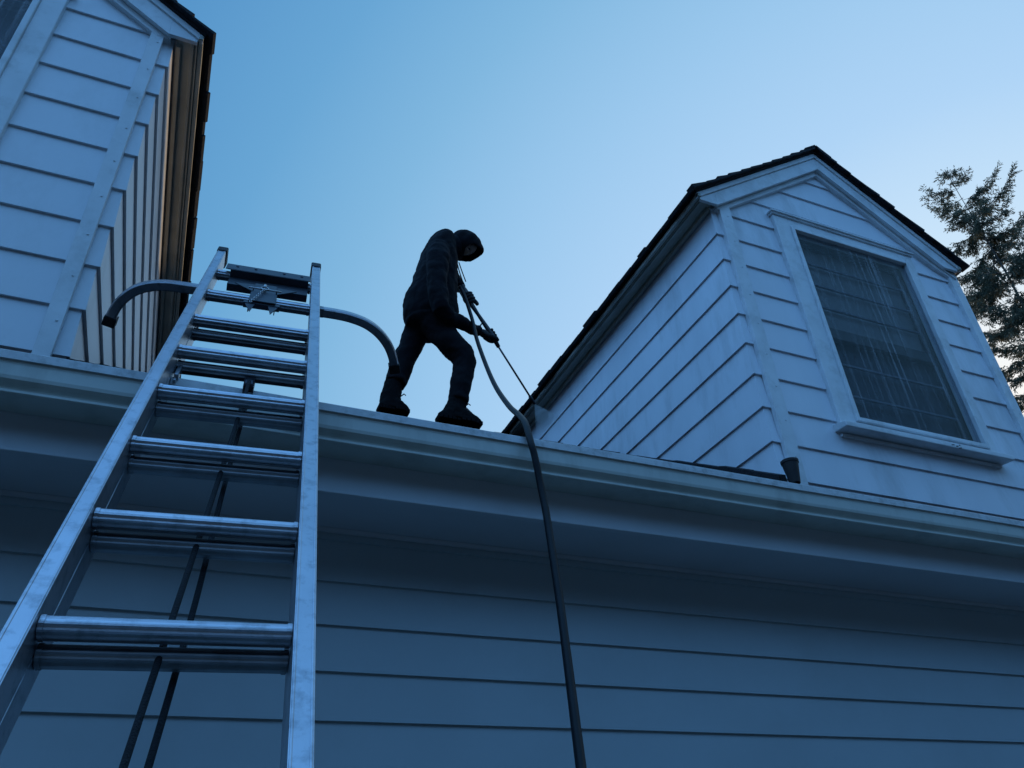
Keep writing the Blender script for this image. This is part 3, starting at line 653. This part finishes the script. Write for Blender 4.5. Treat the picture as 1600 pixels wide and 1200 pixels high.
loft(m, [(pp(671, 484), 32, .13), (pp(671, 500), 37, .15), (pp(669, 512), 35, .15), (pp(668, 518), 24, .12), (pp(668, 522), 12, .10)])
loft(m, [(pp(658, 500, .05), 24, .10), (pp(651, 520, .075), 20, .09), (pp(642, 541, .10), 18, .08), (pp(630, 566, .11), 17, .072), (pp(624, 582, .11), 17, .070), (pp(619, 595, .105), 16, .066), (pp(617, 601, .10), 15.5, .064)])
loft(m, [(pp(674, 500, -.05), 24, .10), (pp(687, 516, -.075), 21, .09), (pp(706, 538, -.11), 19.5, .08), (pp(721, 553, -.12), 19, .076), (pp(726, 566, -.12), 17, .072), (pp(724, 582, -.12), 15.8, .068), (pp(720, 602, -.12), 15.5, .066), (pp(716.5, 623, -.12), 15, .062), (pp(715.5, 629, -.12), 15, .060)])
cloth(m, 'trousers', M_TROU, .009, .018, .06)
def boot(top, topw, mid, heel, toe, yc):
    m = MB(); Ln = toe.x-heel.x; slope = (toe.z-heel.z)/Ln; K = 18; n_ = 16; i0 = len(m.v)
    for i in range(n_+1):
        t = i/n_; x = heel.x+Ln*t; z = heel.z+slope*Ln*t
        wd = .034+.012*sin(min(1, t/.7)*pi/2) if t < .75 else .046*sqrt(max(.06, 1-((t-.75)/.27)**2))
        if t < .1: wd *= .8+2*t
        hp_ = [(0, .03), (.1, .055), (.25, .092), (.5, .096), (.66, .076), (.78, .054), (.9, .038), (1.01, .020)]
        hg = next(h0+(h1-h0)*(t-ta)/(tb-ta) for (ta, h0), (tb, h1) in zip(hp_, hp_[1:]) if t <= tb)
        for k in range(K):
            a_ = 2*pi*k/K; yy = cos(a_); zz = sin(a_)
            if zz < 0: zz = max(zz*2.5, -1); yy = math.copysign(min(1, abs(yy)*1.3), yy)
            m.v.append((x, yc+yy*wd*(1 if zz < .3 else 1-.25*(zz-.3)), z+.008+hg/2+zz*hg/2))
    for i in range(n_):
        for k in range(K): k2 = (k+1) % K; A_ = i0+i*K; m.f.append((A_+k, A_+k2, A_+K+k2, A_+K+k))
    m.f.append(tuple(i0+k for k in reversed(range(K)))); m.f.append(tuple(i0+n_*K+k for k in range(K)))
    c0 = Vector((heel.x+Ln*.36, yc, heel.z+.05))
    loft(m, [(c0, 16, .044), (mid, 15, .044), (top.lerp(mid, .4), topw, .046), (top, topw, .048)])
    o = cloth(m, 'boot', M_BOOT, .006, .009, .03, smooth=2)
    sl = MB()
    for i in range(10):                  # lugged sole
        t0, t1 = i/10+.006, (i+1)/10-.012; tm_ = (t0+t1)/2
        wd = .040 if t0 < .5 else (.050 if t0 < .75 else .050*sqrt(max(.1, 1-((tm_-.7)/.32)**2)))
        x0_, x1_ = heel.x-.004+Ln*1.02*t0, heel.x-.004+Ln*1.02*t1; za, zb2 = heel.z+slope*Ln*t0, heel.z+slope*Ln*t1
        sl.hexa([(x0_, yc-wd, za-.004), (x1_, yc-wd, zb2-.004), (x1_, yc+wd, zb2-.004), (x0_, yc+wd, za-.004), (x0_, yc-wd, za+.016), (x1_, yc-wd, zb2+.016), (x1_, yc+wd, zb2+.016), (x0_, yc+wd, za+.016)])
    sl.hexa([(heel.x-.004, yc-.038, heel.z+.010), (toe.x-.02, yc-.042, toe.z+.010+.0), (toe.x-.02, yc+.042, toe.z+.010), (heel.x-.004, yc+.038, heel.z+.010), (heel.x-.004, yc-.038, heel.z+.022), (toe.x-.02, yc-.042, toe.z+.022), (toe.x-.02, yc+.042, toe.z+.022), (heel.x-.004, yc+.038, heel.z+.022)])
    sl.build('boot_sole', M_BOOT, o)
    lc = MB()
    for i in range(5):
        t = .38+.07*i; x = heel.x+Ln*t; z = heel.z+slope*Ln*t+(.108 if t < .52 else .092)
        lc.tube([(x-.008, yc-.03, z-.016), (x+.003, yc, z+.006), (x-.008, yc+.03, z-.016)], .0035, 5)
    x = heel.x+Ln*.44; z = heel.z+.14
    lc.tube([(x-.01, yc-.01, z-.01), (x+.025, yc-.02, z+.012), (x+.042, yc-.022, z+.008)], .0035, 5); lc.tube([(x+.04, yc, z-.035), (x+.06, yc-.02, z-.02), (x+.07, yc-.022, z-.03)], .0035, 5)
    lc.build('boot_lace', M_BOOT, o)
    return o
hL, tL = pp(591, 640, .10), pp(639, 648, .10); hR, tR = pp(684, 655, -.12), pp(752, 667, -.12)
boot(pp(615.5, 598, .10), 13.5, pp(611, 618, .10), hL, tL, YP+.10); boot(pp(715.5, 624, -.12), 13.5, pp(713, 636, -.12), hR, tR, YP-.12)
# gloves: palm, four fingers and a thumb closed round the lance grip
def glove(wrist, grip, axis, sgn):
    ax_ = axis.normalized(); to = (grip-wrist); to = (to-ax_*to.dot(ax_)); to.normalize()
    outv = ax_.cross(to).normalized()*sgn
    global J, E
    J = []; E = []
    w0 = add(wrist, .027); pm_ = add(wrist.lerp(grip, .55)+outv*.010, (.024, .030), w0); kn = add(grip-to*.006+outv*.022, (.020, .030), pm_)
    lens = (.92, 1.05, 1.0, .8)
    for i in range(4):
        o_ = ax_*(.030-.020*i)
        k0 = add(grip+outv*.026+o_+to*.004, .0115, kn)
        k1 = add(grip+outv*.020+o_*1.05+to*.030*lens[i], .0108, k0)
        k2 = add(grip-outv*.008+o_*1.05+to*.036*lens[i], .0100, k1)
        k3 = add(grip-outv*.026+o_*1.02+to*.014*lens[i], .0090, k2)
    t1 = add(wrist.lerp(grip, .55)-outv*.014+ax_*.024, .014, pm_); t2 = add(grip-outv*.027+ax_*.040-to*.006, .0115, t1); t3 = add(grip-outv*.022+ax_*.058+to*.016, .010, t2)
    J = [(p_, (r_[0]*1.2, r_[1]*1.2) if isinstance(r_, tuple) else r_*1.2) for p_, r_ in J]
    return skin_obj('glove', J, E, M_GLOVE, person, 2, 0, feet)
glove(pp(722, 451, .09), pp(735, 468, -.01), gB-gA, 1)
glove(pp(748, 517, -.08), pp(766, 524, -.03), gD-gC, -1)
dr = MB()
for q in (0, 6):
    dr.tube(catmull([pp(714+q*.5, 410, -.04), pp(718+q*.7, 425, -.03), pp(723+q*.8, 440, -.02)], 4), .0035, 6)
dr.build('drawstring', M_CLOTH, person, smooth=True)
# ---------------------------------------------------------------- spray lance
lan = thing('spray_lance', tuple(gC), 'thin dark spray lance held in both gloved hands, pointing at the dormer', 'spray lance')
m = MB(); m.tube([gA, gA.lerp(gB, .5), gB, gB.lerp(gC, .3), gB.lerp(gC, .7), gC, gD], [.013, .017, .015, .011, .014, .017, .012], 12); m.build('grip', M_GUN, lan, smooth=True)
m = MB(); ax_ = (gB-gA).normalized(); pr_ = ax_.orthogonal().normalized(); m.tube([gB.lerp(gC, .55), gB.lerp(gC, .55)+Vector((-.035, 0, -.06)), gB.lerp(gC, .75)+Vector((-.03, 0, -.03))], .005, 6); m.build('trigger', M_GUN, lan, smooth=True)
m = MB(); m.tube([gD, tipP], .0062, 10); m.build('pipe', M_LANCE, lan, smooth=True)
dl = (tipP-gD).normalized(); m = MB(); m.tube([tipP-dl*.01, tipP+dl*.03, tipP+dl*.05], [.011, .011, .007], 10); m.build('nozzle', M_GUN, lan, smooth=True)
# spray: fan of droplets and mist from the nozzle to the roof edge
tip2 = tipP+dl*.05
vm = bpy.data.materials.new('water_mist'); vm.use_nodes = True; t = vm.node_tree; t.nodes.clear()
vo = t.nodes.new('ShaderNodeOutputMaterial'); vv = t.nodes.new('ShaderNodeVolumePrincipled'); vv.inputs['Color'].default_value = (.9, .95, 1, 1); vv.inputs['Density'].default_value = 1; vv.inputs['Anisotropy'].default_value = .4
t.links.new(vv.outputs[0], vo.inputs['Volume'])
c_ = t.nodes.new('ShaderNodeTexCoord'); ln_ = t.nodes.new('ShaderNodeVectorMath'); ln_.operation = 'LENGTH'; t.links.new(c_.outputs['Object'], ln_.inputs[0])
f_ = t.nodes.new('ShaderNodeMapRange'); f_.interpolation_type = 'SMOOTHERSTEP'; f_.inputs[1].default_value = .0; f_.inputs[2].default_value = .24; f_.inputs[3].default_value = 42; f_.inputs[4].default_value = 0; t.links.new(ln_.outputs['Value'], f_.inputs[0])
n_ = t.nodes.new('ShaderNodeTexNoise'); n_.inputs['Scale'].default_value = 22; n_.inputs['Detail'].default_value = 3; t.links.new(c_.outputs['Object'], n_.inputs[0])
g_ = t.nodes.new('ShaderNodeMapRange'); g_.inputs[1].default_value = .38; g_.inputs[2].default_value = .62; g_.inputs[3].default_value = .15; t.links.new(n_.outputs[0], g_.inputs[0])
h_ = t.nodes.new('ShaderNodeMath'); h_.operation = 'MULTIPLY'; t.links.new(f_.outputs[0], h_.inputs[0]); t.links.new(g_.outputs[0], h_.inputs[1]); t.links.new(h_.outputs[0], vv.inputs['Density'])
end = pp(862, 672, .10); m = MB(); pts = [tip2.lerp(end, q) for q in (0, .15, .4, .7, 1)]
m.tube(pts, [.004, .018, .045, .075, .10], 16)
mist = tag(m.build('water_spray', vm, smooth=True, loc=tuple(tip2)), 'pale mist fanning from the lance tip onto the roof edge', 'water spray', kind='stuff')
# ---------------------------------------------------------------- hose
m = MB()
hp = [(719, 449, 3.47), (727, 466, 3.43), (738, 500, 3.35), (745, 530, 3.25), (760, 572, 3.05), (775, 605, 2.80), (795, 634, 2.45), (812, 650, 2.20), (821, 662, 2.04), (829, 690, 1.965), (836, 715, 1.955), (845, 760, 1.95), (853, 800, 1.93), (864, 870, 1.87), (876, 950, 1.80), (889, 1050, 1.70), (908, 1200, 1.55), (925, 1330, 1.42)]
P = [at(a, b, c) for a, b, c in hp]
P += [Vector((P[-1].x+.02, P[-1].y-.25, P[-1].z-.55)), Vector((P[-1].x+.1, P[-1].y-.6, GZ+.02)), Vector((P[-1].x-.6, P[-1].y-1.2, GZ+.015)), Vector((P[-1].x-1.8, P[-1].y-1.6, GZ+.015))]
m.tube(catmull(P, 6), .0115, 12)
tag(m.build('hose', M_HOSE, smooth=True), 'dark rubber hose draped from the person over the gutter and down past the wall', 'hose')
# ---------------------------------------------------------------- conifers
def conifer(x, y, ztop, zlow, reach, label, seed, top_vis, dens=1.0, extra=()):
    rn = random.Random(seed)
    root = thing('conifer_tree', (x, y, GZ), label, 'tree', 'conifers behind the house')
    tm = MB(); H = ztop-GZ
    pts = [Vector((x+.06*sin(i*.7), y+.06*cos(i*.9), GZ+H*i/14)) for i in range(15)]
    tm.tube(pts, [max(.008, .12*(1-i/14)**1.0) for i in range(15)], 10)
    fm = MB()
    def needle_spray(p, d, ln, wd):
        # one twig: axis d with many narrow needle-clump blades either side and hanging
        d = d.normalized(); a = d.cross(Vector((0, 0, 1))); 
        if a.length < .1: a = Vector((1, 0, 0))
        a.normalize(); b = a.cross(d)
        n_ = max(5, int(ln/.018*dens))
        for i in range(n_):
            t = i/n_; q = p + d*ln*t; ang = rn.uniform(0, 2*pi); o_ = (a*cos(ang)+b*sin(ang)*.6-Vector((0, 0, .25)))
            L_ = wd*(1.1-.6*t)*rn.uniform(.6, 1.3); e = q + o_*L_ + d*L_*.9; s_ = (e-q).cross(Vector((rn.uniform(-1, 1), rn.uniform(-1, 1), rn.uniform(-1, 1)))).normalized()*.010*rn.uniform(.8, 1.6)
            m_ = q.lerp(e, .5); fm.poly([q, m_+s_, e, m_-s_])
    def limb(z, az, ln, lift, droop):
        o_ = Vector((x, y, z)); h = Vector((cos(az), sin(az), 0)); P = []
        for i in range(9):
            t = i/8; P.append(o_ + h*ln*t + Vector((0, 0, ln*(lift*t - droop*sin(t*pi*.75)*t + .22*t**4))) + Vector((rn.uniform(-.02, .02), rn.uniform(-.02, .02), rn.uniform(-.02, .02)))*ln)
        tm.tube(P, [max(.005, .022*ln/2*(1-i/9)) for i in range(9)], 5)
        nT = int(ln/.045)
        for i in range(nT):
            t = .12+.88*(i+rn.random())/nT; f = t*8; k_ = min(7, int(f)); p = P[k_].lerp(P[k_+1], f-k_); d = (P[k_+1]-P[k_]).normalized()
            sd = rn.choice((-1, 1)); lat = h.cross(Vector((0, 0, 1)))*sd
            tl = (.20+.42*ln*(1-t)*.6)*rn.uniform(.5, 1.2)
            dd = (d*.75+lat*rn.uniform(.3, 1)+Vector((0, 0, rn.uniform(-.8, .15))))
            dn = dd.normalized()
            needle_spray(p, dn, tl, .115)
            for q in range(int(tl/.12)):
                pq = p+dn*tl*(q+.5)/max(1, int(tl/.12)); needle_spray(pq, (dn*.5+Vector((rn.uniform(-1, 1), rn.uniform(-1, 1), rn.uniform(-1.2, .3)))*.8), rn.uniform(.08, .2), .085)
        needle_spray(P[-2], (P[-1]-P[-2])+Vector((0, 0, .1)), .28, .06)
    z = ztop
    needle_spray(Vector((x, y, ztop-.5)), Vector((0, 0, 1)), .55, .08)
    z = ztop-.18
    while z > zlow:
        dpt = ztop-z; ln0 = reach*min(1.0, (dpt/top_vis))**.75
        nb2 = 3 if dpt < 2 else 4
        for k_ in range(nb2):
            ln = ln0*rn.uniform(.55, 1.2)
            if rn.random() < .12: ln *= .5
            limb(z+rn.uniform(-.1, .1), rn.uniform(0, 2*pi), max(.25, ln), .45 if dpt < 1.5 else .12, .18 if dpt < 1.5 else .35)
        z -= rn.uniform(.27, .50)*(1 if dpt < 3 else 1.25)
    for (zz, az, ln, li, dr_) in extra: limb(zz, az, ln, li, dr_)
    tm.build('trunk', M_BARK, root, smooth=True)
    fm.build('crown', M_NEED, root)
    return root
W_ = radians(150)
conifer(18.45, 9.0, 17.4, 9.4, 1.75, 'tall ragged conifer with its leader clear against the sky right of the dormer', 3, 4.0, extra=[(14.9, radians(185), 1.9, .15, .1), (15.9, radians(-35), 1.2, .75, .05), (15.3, radians(-50), 1.5, .7, .05), (14.4, radians(-30), 1.6, .5, .05)])
conifer(21.5, 9.3, 15.7, 9.6, 2.4, 'bushier conifer at the right edge of the photograph behind the ragged one', 11, 4.5)
